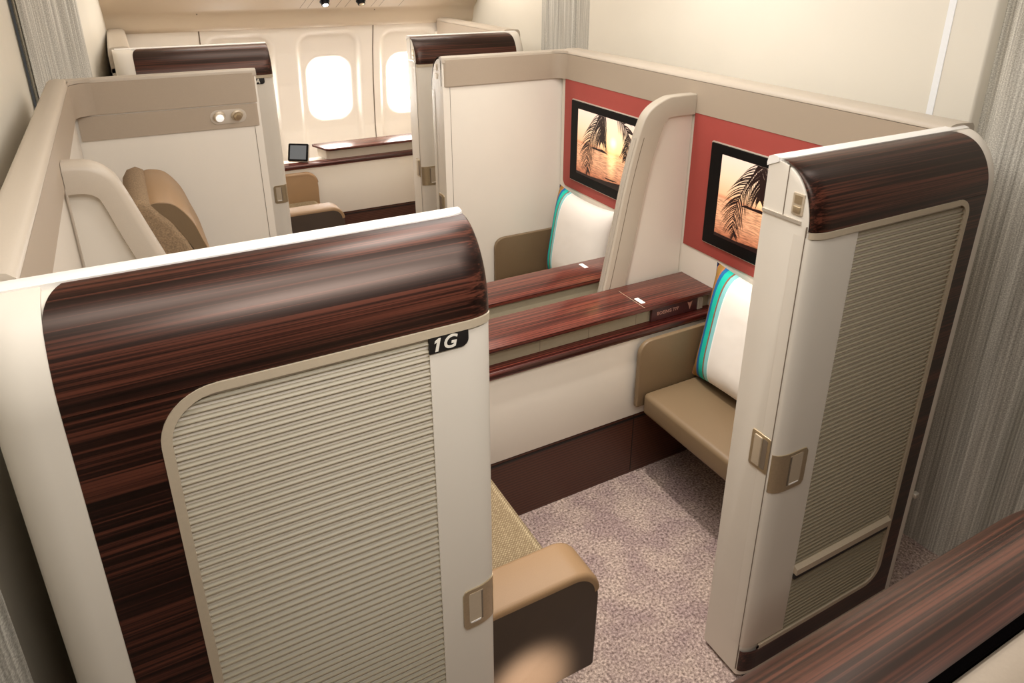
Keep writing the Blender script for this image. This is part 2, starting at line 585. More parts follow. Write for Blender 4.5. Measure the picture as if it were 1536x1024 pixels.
def aisle_panel(name, T, fwd, label, seat=None, full=True, base_pt=None, group=None):
    if fwd:
        X = lambda u: 1.130 + u
        f0, f1, uw, us = 0.1325, 0.503, 0.573, 0.633
        zf0, rt, rb = 0.113, 0.042, 0.06
    else:
        xe = 0.412 if T is T_D else 0.426
        X = lambda u: xe - u
        f0, f1, uw, us = 0.1045, 0.4536, 0.559, 0.633
        zf0, rt, rb = 0.113, 0.075, 0.06
    RR = 0.045
    mid = T(X(us / 2), INN / 2, 0)
    root = thing(name, mid, label, 'suite wall', group)
    # ---- body behind the facing
    def ring(u, inset, r, endr=0.0, ulast=0):
        o = off_e(u, r)
        if endr: o += off_u(ulast - u, endr)
        pts = [(0 + inset + o, 0.012)] + [(s + inset + o * (1 - s / CAPW * 0.6), z) for s, z in [(p[0], p[1] - inset) for p in cap_profile()]]
        pts += [(INN - 0.012, TOP + 0.001), (INN - 0.004, TOP - 0.004), (INN, TOP - 0.014), (INN, 0.012)]
        return [(X(u), s, z) for s, z in pts]
    m = MB()
    m.grid([ring(u, 0.005, RR) for u in US(uw, RR)], T, close_u=True, cap=True)
    m.build('wall_body', M['cream'], root, 40)
    m = MB()
    us_l = [uw + (us - uw) * (1 - math.cos(PI / 2 * i / 1)) for i in (0,)] + [us - 0.05 * math.cos(PI / 2 * i / 8) for i in range(9)]
    m.grid([ring(u, 0.0, 0.001, 0.05, us) for u in us_l], T, close_u=True, cap=True)
    m.build('end_shell', M['cream'], root, 40)
    # ---- base skirt
    m = MB()
    m.box(min(X(0.02), X(us - 0.03)), max(X(0.02), X(us - 0.03)), 0.012, INN - 0.012, 0.0, 0.03, T=T)
    m.build('base_skirt', M['black'], root)
    # ---- pale ledge on top
    m = MB()
    rows = []
    for u in [-0.002] + US(us - 0.01, RR):
        o = off_e(max(u, 0), RR) * 0.6
        rows.append([(X(u), CAPW + 0.001 + o, TOP - 0.006), (X(u), CAPW + 0.001 + o, TOP + 0.0025), (X(u), CAPW + 0.012 + o * .7, TOP + 0.005), (X(u), INN - 0.010, TOP + 0.005), (X(u), INN + 0.001, TOP), (X(u), INN + 0.004, TOP - 0.014), (X(u), INN + 0.003, TOP - 0.020)])
    m.grid(rows, T, close_u=True, cap=True)
    m.build('top_ledge', M['cap_white'] if T in (T_G, T_A) else (M['taupe'] if T is T_K else M['rail_top']), root, 50)
    if T is T_K:
        m = MB()
        m.box(min(X(0.02), X(us - 0.02)), max(X(0.02), X(us - 0.02)), 0.0990, 0.1045, TOP - 0.02, TOP + 0.0062, T=T)
        m.build('shadow_gap', M['matt_black'], root)
    if T is T_D:     # only its inner side can be seen from here; still faced outside
        pass
    t = 0.013
    # ---- timber facing: curved cap
    m = MB()
    rows = []
    prof = cap_profile(18)
    for u in US(uw, RR):
        o = off_e(u, RR)
        row = []
        for i, (s, z) in enumerate(prof):
            uu = u
            # rounded upper far corner
            k = i / 18.0
            if u > uw - 0.04 and k > 0.55:
                uu = uw - 0.04 + (u - uw + 0.04) * (1 - 0.55 * ((k - 0.55) / 0.45) ** 2)
            row.append((X(uu), s + o * (1 - s / CAPW * 0.6) - 0.0005, z + 0.0008))
        rows.append(row)
    m.grid(rows, T)
    # ---- timber facing: flat frame beside and below the fluted field
    poly = [(RR, 0.03), (uw, 0.03), (uw, ZS)]
    poly += [(a, b2) for a, b2 in arc(f1 + t - rt, ZS - rt, rt, 90, 0, 10)]
    poly += [(a, b2) for a, b2 in arc(f1 + t - rb, zf0 - t + rb, rb, 0, -90, 10)]
    poly += [(RR, zf0 - t)]
    m.prism([(X(u), z) for u, z in poly], -0.0005, 0.0045, 'y', T=T)
    m.grid([[(X(u), off_e(u, RR) - 0.0005, z) for u in US(RR, RR)[:9]] for z in (0.03, zf0 - t)], T)
    m.build('timber_facing', M['wood'], root, 40)
    # ---- trim band round the fluted field
    m = MB()
    outer = [(u, ZS) for u in US(RR, RR)[:9]] + [(0.10, ZS)] + arc(f1 + t - rt, ZS - rt, rt, 90, 0, 10) + arc(f1 + t - rb, zf0 - t + rb, rb, 0, -90, 10) + [(0.10, zf0 - t), (RR, zf0 - t)]
    inner = [(u, ZS - t) for u in US(RR, RR)[:9]] + [(0.10, ZS - t)] + arc(f1 - rt + t, ZS - rt, rt - t, 90, 0, 10) + arc(f1 - rb + t, zf0 - t + rb, rb - t, 0, -90, 10) + [(0.10, zf0), (RR, zf0)]
    rows = [[], [], [], []]
    for (a, b2) in zip(outer, inner):
        oo = off_e(a[0], RR); oi = off_e(b2[0], RR)
        rows[0].append((X(a[0]), oo + 0.004, a[1])); rows[1].append((X(a[0]), oo - 0.003, a[1]))
        rows[2].append((X(b2[0]), oi - 0.003, b2[1])); rows[3].append((X(b2[0]), oi + 0.006, b2[1]))
    m.grid(rows, T)
    m.build('panel_trim', M['trim'], root, 40)
    # ---- door edge (pale upright beside the flutes)
    m = MB()
    uu = [0.0] + US(RR, RR)[1:9] + [f0]
    rows = []
    for z in (zf0 + 0.002, zf0 + 0.006, 0.3, 0.6, 0.9, ZS - t):
        k = 0.003 if z < zf0 + 0.004 else 0
        rows.append([(X(-0.0012), 0.05, z), (X(-0.0012), 0.0215, z)] + [(X(u), off_e(u, RR) + k + 0.0005, z) for u in uu] + [(X(f0), 0.012, z)])
    m.grid(rows, T)
    m.build('door_edge', M['cream'], root, 40)
    # ---- fluted field
    m = MB()
    per = 0.0128
    zt, zb = ZS - t + 0.001, zf0 - 0.001
    nr = int((zt - zb) / per)
    per = (zt - zb) / nr
    rti, rbi = rt - t + 0.004, rb - t + 0.004
    def ulim(z):
        if z > zt - rti: return f1 - rti + math.sqrt(max(0, rti ** 2 - (z - zt + rti) ** 2))
        if z < zb + rbi: return f1 - rbi + math.sqrt(max(0, rbi ** 2 - (zb + rbi - z) ** 2))
        return f1 + 0.001
    rows = []
    for i in range(nr):
        z0 = zt - i * per
        for (dz, ds) in ((0.0, 0.0004), (0.05, 0.0016), (0.12, 0.0090), (0.32, 0.0118), (0.48, 0.0090), (0.66, 0.0050), (0.84, 0.0018), (0.95, 0.0006)):
            z = z0 - dz * per
            rows.append([(X(f0 - 0.002), ds, z), (X(ulim(z)), ds, z)])
    rows.append([(X(f0 - 0.002), 0.0012, zb), (X(ulim(zb)), 0.0012, zb)])
    m.grid(rows, T)
    m.build('fluted_panel', M['flute'], root, 60)
    # ---- latch
    if fwd:
        latch(root, X, T, RR, 0.0005, 0.099, 0.612, 0.716)
    else:
        latch(root, X, T, RR, 0.0005, 0.066, 0.632, 0.722)
    if seat:
        m = MB()
        poly = rrect(0.0425, f0 + 0.001, 1.2115, ZS - t, (0.012, 0.0005, 0.0005, 0.0005)) if not fwd else []
        m.prism([(X(u), z) for u, z in poly], -0.0022, 0.002, 'y', r=0.0004, T=T)
        pl = m.build('seat_number_plate', M['black'], root, label='black plate reading ' + seat)
        c = T(X(0.0425 + 0.0355), -0.0024, 1.2250)
        FM = frame_mat(c, (1, 0, 0), (0, 0, 1))
        to = text_obj('seat_number', seat[1], 0.0300, M['lettering'], pl, FM @ Matrix.Translation((0.0040, 0, 0)), shear=0.22, bold=0.0006)
        b2 = bmesh.new(); b2.from_mesh(to.data)
        hh = 0.0212
        one = [(0.17, 0), (0.40, 0), (0.40, 1), (0.22, 1), (0.0, 0.83), (0.0, 0.63), (0.17, 0.73)]
        off = root_loc(pl)
        vv = []
        for zz in (0.0006, 0.0):
            vv.append([b2.verts.new(FM @ Vector((-0.0225 + (px + 0.22 * py) * hh, (py - 0.5) * hh, zz)) - off) for px, py in one])
        fs = [b2.faces.new(vv[0])] + [b2.faces.new([vv[0][k], vv[1][k], vv[1][(k + 1) % 7], vv[0][(k + 1) % 7]]) for k in range(7)]
        bmesh.ops.recalc_face_normals(b2, faces=fs)
        b2.to_mesh(to.data); b2.free()
    if fwd and T in (T_G, T_A):
        # end face: second latch, switch, cap joint
        def E(a, b2, c): return T(X(0) + a, b2, c)
        m = MB()
        m.prism(rrect(0.022, 0.078, 0.655, 0.752, (0.008, 0.001, 0.001, 0.008)[::-1] if False else 0.006), -0.003, 0.003, 'x', r=0.0012, T=E)
        a = m.build('end_latch', M['metal'], root, label='brushed metal latch on the narrow end')
        m = MB()
        m.prism(rrect(0.046, 0.068, 0.664, 0.744, 0.003), -0.0055, 0.0, 'x', r=0.001, T=E)
        m.build('latch_button', M['trim'], a)
        m = MB()
        m.prism(rrect(0.030, 0.044, 0.664, 0.744, 0.003), -0.0036, 0.0, 'x', T=E)
        m.build('latch_recess', M['gap'], a)
        m = MB()
        m.box(-0.003, 0.002, 0.036, INN + 0.0005, 1.262, 1.269, T=E)
        m.build('end_joint', M['steel'], root)
        m = MB()
        m.box(-0.0012, 0.002, 0.0834, 0.0850, 1.269, TOP - 0.006, T=E)
        m.box(-0.0022, 0.002, 0.0205, 0.0222, 0.03, 1.262, T=E)
        m.build('end_seam', M['gap'], root)
        m = MB()
        m.prism(rrect(0.036, 0.064, 1.279, 1.324, 0.003), -0.0025, 0.001, 'x', r=0.0006, T=E)
        a = m.build('switch_plate', M['trim'], root)
        m = MB()
        m.box(-0.0034, 0, 0.041, 0.059, 1.303, 1.320, T=E)
        m.box(-0.0046, 0, 0.041, 0.059, 1.284, 1.297, r=0.001, T=E)
        m.build('switch_key', M['metal'], a)
    if fwd and T is T_G:
        # magazine ledge across the lower flutes
        m = MB()
        m.prism([(-0.010, 0.312), (-0.010, 0.330), (0.006, 0.340), (0.006, 0.312)], X(f0), X(f1 - 0.004), 'x', r=0.001, T=lambda a, b2, c: T(a, b2, c))
        a = m.build('magazine_ledge', M['trim'], root)
        m = MB()
        m.box(X(f0), X(f1 - 0.006), -0.006, 0.006, 0.296, 0.312, T=T)
        m.build('ledge_slot', M['black'], a, label='black slot under the ledge')
        m = MB()
        m.box(X(us) - 0.030, X(us) - 0.012, -0.004, 0.01, 0.352, 0.366, r=0.002, T=T)
        m.build('shell_clip', M['steel'], root)
    return root, X, (f0, f1, uw, us)

gA, XA_, _ = aisle_panel('suite_shell', T_G, False, 'large near suite wall with curved dark timber top, fluted beige face and 1G plate', '1G')
gF, XF_, _ = aisle_panel('suite_shell', T_G, True, 'tall narrow suite column with fluted face and magazine ledge, right of the doorway')
aA, _, _ = aisle_panel('suite_shell', T_A, False, 'far window-side suite wall with timber top and partly hidden 1A plate', '1A')
aF, _, _ = aisle_panel('suite_shell', T_A, True, 'far window-side suite column with short timber top, right of the bright windows')
kA, _, _ = aisle_panel('suite_shell', T_K, False, 'cropped suite wall at the lower right corner, dark timber top seen from above')
dA, XDA, _ = aisle_panel('suite_shell', T_D, False, 'cream suite side wall with twin reading lights, seen from inside at left')
dF, XDF, _ = aisle_panel('suite_shell', T_D, True, 'plain cream suite column seen from inside, left of the left coral monitor panel')

# inner taupe rails on the far side walls of the centre pair
def inner_rail(root, T, X, us, z0, z1, wrap, mat='taupe', name='inner_rail', s0=INN, th=0.006):
    m = MB()
    rows = []
    U = [0.0] + [0.02 * (1 - math.cos(PI / 2 * i / 6)) for i in range(1, 7)] + [us * 0.5, us]
    for u in U:
        o = off_u(u, 0.02)
        rows.append([(X(u) , s0 - 0.02, z0), (X(u), s0 + th - o, z0), (X(u), s0 + th - o, z1), (X(u), s0 - 0.02, z1)])
    m.grid(rows, T, close_u=True, cap=True)
    return m.build(name, M[mat], root, 40)
inner_rail(dF, T_D, XDF, 0.60, 1.266, 1.372, True)
r1 = inner_rail(dA, T_D, XDA, 0.57, 1.268, 1.372, True)
r2 = inner_rail(dA, T_D, XDA, 0.57, 1.183, 1.263, True, name='reading_light_panel', th=0.004)
# capsule with the two reading lights
m = MB()
yy = INN + 0.004
cap = rrect(0.240, 0.362, 1.199, 1.249, 0.0249, 10)
m.prism(cap, yy - 0.004, yy + 0.0015, 'y', r=0.0012, T=T_D)
lp = m.build('light_bezel', M['greige'], dA)
m = MB()
for cx in (0.271, 0.331):
    c = T_D(cx, yy + 0.001, 1.2265)
    m.lathe([(0.0215, 0), (0.0215, 0.003), (0.017, 0.007), (0.013, 0.005)], c, (0.15, -0.9, -0.3))
m.build('lamp_ring', M['trim'], lp)
m = MB()
m.lathe([(0.0135, 0.0), (0.0135, 0.010), (0.010, 0.012)], T_D(0.271, yy + 0.001, 1.2245), (0.1, -0.85, -0.4))
m.build('lamp_lens', M['lampglow'], lp, label='lit round reading light')
m = MB()
m.lathe([(0.014, 0.0), (0.014, 0.012), (0.010, 0.018), (0.0, 0.020)], T_D(0.331, yy + 0.001, 1.2265), (0.1, -0.85, -0.2))
m.build('swivel_lamp', M['metal'], lp, label='swivelling metal reading lamp')
# vertical seams inside
m = MB()
m.box(XDF(0.030), XDF(0.0315), INN - 0.004, INN + 0.0012, 0.03, 1.262, T=T_D)
m.build('inner_seam', M['gap'], dF)
m = MB()
m.box(0.386, 0.3875, INN - 0.004, INN + 0.0012, 0.03, 1.18, T=T_D)
m.build('inner_seam', M['gap'], dA)
# latches at the far column's door end
def E2(T, x0):
    return lambda a, b2, c: T(x0 + a, b2, c)
for (rt_, T_, zz) in ((dF, T_D, (0.690, 0.795)),):
    m = MB()
    m.prism(rrect(0.055, 0.112, zz[0], zz[1], 0.008), -0.003, 0.003, 'x', r=0.001, T=E2(T_, 1.130))
    a = m.build('end_latch', M['metal'], rt_)
    m = MB()
    m.prism(rrect(0.066, 0.086, zz[0] + 0.01, zz[1] - 0.01, 0.003), -0.005, 0.0, 'x', T=E2(T_, 1.130))
    m.build('latch_recess', M['gap'], a)
m = MB()
m.prism(rrect(0.060, 0.082, 1.290, 1.312, 0.003), -0.003, 0.002, 'x', T=E2(T_D, 1.130))
m.prism(rrect(0.060, 0.082, 1.325, 1.350, 0.003), -0.003, 0.002, 'x', T=E2(T_D, 1.130))
m.build('switch_plate', M['trim'], dF)

# ------------------------------------------------------------------ cross partitions
def cross_wall(name, x_in, x_out, y0, y1, facing, label, ext=0.0):
    """partition across the cabin; 'facing' +1: inner face looks to +x, -1: to -x"""
    root = thing(name, ((x_in + x_out) / 2, (y0 + y1) / 2, 0), label, 'bulkhead')
    s = 1 if x_out > x_in else -1
    w = abs(x_out - x_in)
    m = MB()
    def body(y):
        pts = [(0.0, 0.0), (0.0, 1.30), (w, 1.30), (w, 0.0)]
        return [(x_in + s * a, y, b2) for a, b2 in pts]
    m.grid([body(y0), body(y1)], close_u=True, cap=True)
    m.build('panel_body', M['cream'], root, 40)
    # upholstered band
    m = MB()
    def band(y):
        pts = [(-0.006, 1.266), (-0.006, 1.372), (0.02, 1.372), (0.02, 1.266)]
        return [(x_in + s * a, y, b2) for a, b2 in pts]
    m.grid([band(y0), band(min(y1, 4.597))], close_u=True, cap=True)
    m.build('inner_rail', M['taupe'], root, 40)
    # crowned top rail
    m = MB()
    def top(y):
        pts = [(-0.006, 1.3735), (-0.005, 1.380), (0.004, 1.388)] + [(0.02 + (w - 0.03) * i / 5, 1.391 - 0.004 * (i / 5) ** 2) for i in range(6)] + [(w - 0.002, 1.378), (w + 0.002, 1.36), (w + 0.001, 1.28), (0.01, 1.28), (0.01, 1.3735)]
        return [(x_in + s * a, y, b2) for a, b2 in pts]
    m.grid([top(y0 - ext), top(min(y1, 4.597))], close_u=True, cap=True)
    m.build('top_rail', M['rail_top'], root, 50)
    return root

Y0, Y1 = YF + INN, 2 * YC - YF - INN
fw = cross_wall('suite_bulkhead', 1.70, 1.80, Y0 + 0.0065, Y1 - 0.0065, -1, 'long cream partition with taupe rail carrying both coral panels, ahead of the centre suites', 0.03)
aw = cross_wall('suite_bulkhead', -0.166, -0.222, Y0 + 0.0065, Y1 - 0.0065, 1, 'taupe-railed partition behind the centre seats, running along the left edge')
afw = cross_wall('suite_bulkhead', 1.70 + OFFX, 1.80 + OFFX, YF + OFFY + INN + 0.0065, 4.66, -1, 'pale partition end beyond the far timber-topped column')
aaw = cross_wall('suite_bulkhead', -0.140 + OFFX, -0.222 + OFFX, YF + OFFY + INN + 0.0065, 4.66, 1, 'pale tapering partition end left of the far 1A timber top')

# rounded inner corners of the rails
def corner_fillet(root, cx, cy, sx, sy, r, z0, z1, mat, name):
    m = MB()
    pts = [(cx, cy)]
    for i in range(9):
        t = PI / 2 * i / 8
        pts.append((cx + sx * (r - r * math.sin(t)), cy + sy * (r - r * math.cos(t))))
    m.prism(pts, z0, z1, 'z')
    m.build(name, M[mat], root, 40)
corner_fillet(fw, 1.694, Y1 - 0.006, -1, -1, 0.05, 1.266, 1.372, 'taupe', 'rail_corner')
corner_fillet(fw, 1.694, Y1 - 0.006, -1, -1, 0.05, 1.3735, 1.3845, 'rail_top', 'top_corner')
corner_fillet(aw, -0.160, Y1 - 0.006, 1, -1, 0.06, 1.268, 1.372, 'taupe', 'rail_corner')
corner_fillet(aw, -0.160, Y1 - 0.006, 1, -1, 0.06, 1.3735, 1.3845, 'rail_top', 'top_corner')

# coral panels: one per seat bay, each a part of the partition
DIV0, DIV1 = 1.855, 1.886
for (ya, yb, rr) in ((Y0 + 0.004, DIV0, (0.03, 0.001, 0.001, 0.001)), (DIV1, Y1 - 0.036, (0.001, 0.03, 0.001, 0.001))):
    m = MB()
    m.prism(rrect(ya, yb, 0.784, 1.2655, rr), 1.7015, 1.6955, 'x', r=0.0008)
    m.build('accent_panel', M['red'], fw, label='coral panel framing the monitor')

# ------------------------------------------------------------------ monitors
def frond(m, path, leaf, z, seed, droop=1.0):
    """palm frond in screen space (u,v) -> list of polygons"""
    rnd = random.Random(seed)
    polys = []
    def strip(p, w):
        for i in range(len(p) - 1):
            a, b2 = Vector(p[i]), Vector(p[i + 1])
            d = (b2 - a).normalized(); nn = Vector((-d.y, d.x))
            wa, wb = w * (1 - i / len(p)), w * (1 - (i + 1) / len(p))
            polys.append([tuple(a + nn * wa), tuple(b2 + nn * wb), tuple(b2 - nn * wb), tuple(a - nn * wa)])
    strip(path, 0.010)
    P = [Vector(p) for p in path]
    L = len(P) - 1
    nleaf = 34
    for side in (-1, 1):
        for k in range(nleaf):
            t = (k + 0.5 + rnd.uniform(-.3, .3)) / nleaf
            f = t * L; i = min(int(f), L - 1)
            a = P[i].lerp(P[i + 1], f - i)
            d = (P[i + 1] - P[i]).normalized()
            nn = Vector((-d.y, d.x)) * side
            out = (nn * 0.85 + d * 0.65).normalized()
            ln = leaf * (0.62 + 0.38 * math.sin(PI * min(1, t * 1.05 + 0.12))) * rnd.uniform(0.8, 1.12)
            if t > 0.8: ln *= 1.25 - t * 0.75
            w = 0.0048 + 0.0034 * rnd.random()
            pts = []
            pos = a.copy(); dirv = out.copy()
            for s in range(5):
                pts.append(pos.copy())
                dirv = (dirv + Vector((0, -0.22 * droop))).normalized()
                pos = pos + dirv * ln / 4
            for s in range(4):
                q, q2 = pts[s], pts[s + 1]
                dd = (q2 - q).normalized(); n2 = Vector((-dd.y, dd.x))
                ww, w2 = w * (1 - (s / 4.0) ** 2), w * (1 - ((s + 1) / 4.0) ** 2)
                polys.append([tuple(q + n2 * ww), tuple(q2 + n2 * w2), tuple(q2 - n2 * w2), tuple(q - n2 * ww)])
    return polys

def clip_poly(poly):
    for ax, lim, sg in ((0, 0.0, 1), (0, 1.0, -1), (1, 0.0, 1), (1, 1.0, -1)):
        out = []
        for i in range(len(poly)):
            a, b2 = poly[i - 1], poly[i]
            ia, ib = sg * (a[ax] - lim) >= 0, sg * (b2[ax] - lim) >= 0
            if ia != ib:
                t = (lim - a[ax]) / (b2[ax] - a[ax])
                out.append((a[0] + t * (b2[0] - a[0]), a[1] + t * (b2[1] - a[1])))
            if ib: out.append(b2)
        poly = out
        if len(poly) < 3: return None
    return poly

def monitor(y_left, label):
    """y_left = +y edge (left in view); screen faces -x"""
    W, H = 0.64, 0.354
    y1, y0 = y_left, y_left - W
    zb = 0.833
    root = thing('wall_monitor', (1.69, (y0 + y1) / 2, zb), label, 'monitor', 'monitors on the coral panels')
    m = MB()
    m.prism(rrect(y0 - 0.004, y1 + 0.004, zb - 0.004, zb + H + 0.004, 0.006), 1.6955, 1.690, 'x', r=0.001)
    m.build('bezel_edge', M['steel'], root)
    m = MB()
    m.prism(rrect(y0, y1, zb, zb + H, 0.004), 1.692, 1.686, 'x', r=0.001)
    m.build('bezel', M['screenblack'], root)
    sx0, sx1 = y0 + 0.055, y1 - 0.055
    z0, z1 = zb + 0.041, zb + H - 0.030
    m = MB()
    nx = 8
    m.grid([[(1.6855, sx1 + (sx0 - sx1) * i / nx, z) for i in range(nx + 1)] for z in (z0, (z0 + z1) / 2, z1)])
    polys = []
    asp = (sx1 - sx0) / (z1 - z0)
    def fr(path, leaf, seed, droop=1.0):
        ps = frond(None, [(u * asp, v) for u, v in path], leaf, 0, seed, droop)
        return [[(a / asp, b2) for a, b2 in p] for p in ps]
    polys += fr([(0.31, 1.02), (0.27, 0.88), (0.225, 0.745), (0.186, 0.59), (0.165, 0.48), (0.15, 0.33), (0.155, 0.17), (0.17, 0.08)], 0.36, 3)
    polys += fr([(0.36, 1.12), (0.34, 0.98), (0.325, 0.85), (0.335, 0.72), (0.345, 0.62)], 0.42, 5, 1.7)
    polys += fr([(0.53, 1.03), (0.62, 0.98), (0.68, 0.88), (0.69, 0.74), (0.665, 0.60), (0.655, 0.48)], 0.33, 9, 1.3)
    polys += fr([(0.80, 1.08), (0.83, 0.92), (0.82, 0.76), (0.80, 0.62)], 0.33, 11, 1.3)
    # boat, shore and far islands
    polys.append([(0.0, 0.0), (1.0, 0.0), (1.0, 0.14), (0.8, 0.11), (0.6, 0.10), (0.45, 0.07), (0.2, 0.035), (0.0, 0.04)])
    polys.append([(0.41, 0.115), (0.425, 0.10), (0.52, 0.10), (0.58, 0.125), (0.50, 0.118), (0.44, 0.118)])
    polys.append([(0.20, 0.475), (0.44, 0.47), (0.40, 0.498), (0.36, 0.512), (0.30, 0.50), (0.24, 0.505)])
    polys.append([(0.70, 0.47), (1.0, 0.47), (1.0, 0.52), (0.88, 0.53), (0.78, 0.50)])
    o_faces = len(m.bm.faces)
    eps = 0
    for p in polys:
        p = clip_poly(p)
        if not p: continue
        eps += 1
        xx = 1.6851 - 0.0000005 * eps
        vs = [m.bm.verts.new((xx, sx1 + (sx0 - sx1) * u, z0 + (z1 - z0) * v)) for u, v in p]
        try:
            f = m.bm.faces.new(vs)
            f.material_index = 1
        except ValueError:
            pass
    # material index survives build(); keep one object
    o = m.build('display', [M['sunset'], M['frond']], root, 0, label='lit picture of palm fronds before a sunset over water')
    uv_from(o, lambda co: ((sx1 - co.y) / (sx1 - sx0), (co.z - z0) / (z1 - z0)))
    return root
monitor(1.750, 'right-hand wall monitor, partly hidden by the near column, on a coral panel')
monitor(2.625, 'left-hand wall monitor with the sun fully in view, on a coral panel')

# ------------------------------------------------------------------ dividers between the pair
def divider(pts_o, pts_i, ro, ri, label, edge_pts=None):
    root = thing('privacy_divider', (sum(p[0] for p in pts_o) / len(pts_o), (DIV0 + DIV1) / 2, 0.6), label, 'divider')
    o = round_poly(pts_o, ro, 8); i = round_poly(pts_i, ri, 8)
    m = MB()
    m.prism(i, DIV0 + 0.006, DIV1 - 0.006, 'y')
    m.build('divider_panel', M['cream'], root, 40)
    return root, o, i

def frame_between(root, outer, inner, y0, y1, mat, rb=0.006):
    """closed frame: outer/inner open polylines of equal length"""
    m = MB()
    rows = []
    for a, b2 in zip(outer, inner):
        A, B = Vector(a), Vector(b2)
        d = (B - A); d.normalize()
        e1, e2 = A + d * rb, B - d * 0.003
        ym = (y0 + y1) / 2
        rows.append([(A.x, y0 + rb, A.y), (A.x + d.x * rb * .3, y0 + rb * .3, A.y + d.y * rb * .3), (e1.x, y0, e1.y), (e2.x, y0, e2.y), (B.x, y0 + 0.016, B.y),
                     (B.x, y1 - 0.016, B.y), (e2.x, y1, e2.y), (e1.x, y1, e1.y), (A.x + d.x * rb * .3, y1 - rb * .3, A.y + d.y * rb * .3), (A.x, y1 - rb, A.y)])
    m.grid(rows, close_u=True, cap=True)
    return m.build('divider_frame', M[mat], root, 50)

def poly_sample(ctrl, n=40):
    """Catmull-Rom through control points"""
    P = [Vector(ctrl[0]) * 2 - Vector(ctrl[1])] + [Vector(c) for c in ctrl] + [Vector(ctrl[-1]) * 2 - Vector(ctrl[-2])]
    out = []
    k = len(ctrl) - 1
    for j in range(n + 1):
        f = j / n * k; i = min(int(f), k - 1); t = f - i
        p0, p1, p2, p3 = P[i], P[i + 1], P[i + 2], P[i + 3]
        out.append(0.5 * ((2 * p1) + (-p0 + p2) * t + (2 * p0 - 5 * p1 + 4 * p2 - p3) * t * t + (-p0 + 3 * p1 - 3 * p2 + p3) * t ** 3))
    return [tuple(v) for v in out]

# forward divider
fo = [(1.693, 1.330), (1.62, 1.330), (1.566, 1.325), (1.500, 1.291), (1.464, 1.228), (1.421, 1.062), (1.385, 0.87), (1.348, 0.672), (1.30, 0.45), (1.27, 0.30)]
fi = [(1.693, 1.258), (1.64, 1.259), (1.587, 1.257), (1.570, 1.245), (1.557, 1.222), (1.515, 1.085), (1.478, 0.88), (1.440, 0.672), (1.392, 0.45), (1.362, 0.30)]
fd = thing('privacy_divider', (1.55, (DIV0 + DIV1) / 2, 0.3), 'curved taupe-framed privacy divider between the two monitors', 'divider', None)
O = poly_sample(fo, 60); I = poly_sample(fi, 60)
frame_between(fd, O, I, DIV0 - 0.004, DIV1 + 0.004, 'frame', 0.005)
m = MB()
m.prism(I + [(1.693, 0.30)], DIV0 + 0.010, DIV1 - 0.010, 'y')
m.build('divider_panel', M['cream'], fd, 30)
# bright edge strip along the lower front edge, with its notch
m = MB()
seg = [p for p in O if 0.60 < p[1] < 1.222]
rows = []
for p in seg:
    rows.append([(p[0] - 0.0015, DIV0 + 0.006, p[1]), (p[0] - 0.0045, DIV0 + 0.010, p[1]), (p[0] - 0.0045, DIV1 - 0.010, p[1]), (p[0] - 0.0015, DIV1 - 0.006, p[1])])
m.grid(rows, close_u=True, cap=True)
m.build('edge_strip', M['steel'], fd, 40)
m = MB()
rows = []
for p in seg:
    rows.append([(p[0] + 0.022, DIV0 - 0.0047, p[1]), (p[0] + 0.0242, DIV0 - 0.0047, p[1]), (p[0] + 0.0242, DIV0 + 0.004, p[1]), (p[0] + 0.022, DIV0 + 0.004, p[1])])
m.grid(rows, close_u=True, cap=True)
m.build('frame_seam', M['gap'], fd, 40)

# aft divider
ao = [(-0.159, 1.323), (-0.135, 1.322), (-0.102, 1.316), (-0.072, 1.296), (-0.050, 1.258), (-0.015, 1.150), (0.025, 1.027), (0.075, 0.875), (0.14, 0.672), (0.20, 0.50)]
ai = [(-0.159, 1.250), (-0.142, 1.250), (-0.120, 1.247), (-0.108, 1.240), (-0.097, 1.224), (-0.070, 1.130), (-0.036, 1.022), (0.012, 0.870), (0.075, 0.672), (0.13, 0.50)]
ad_ = thing('privacy_divider', (-0.05, (DIV0 + DIV1) / 2, 0.5), 'hooped taupe privacy divider at far left, in front of the brown headrest', 'divider', None)
O = poly_sample(ao, 60); I = poly_sample(ai, 60)
frame_between(ad_, O, I, DIV0 - 0.022, DIV1 + 0.014, 'rail_top', 0.016)
m = MB()
m.prism(I + [(-0.159, 0.50)], DIV0 + 0.003, DIV1 - 0.003, 'y')
m.build('divider_panel', M['cream'], ad_, 30)

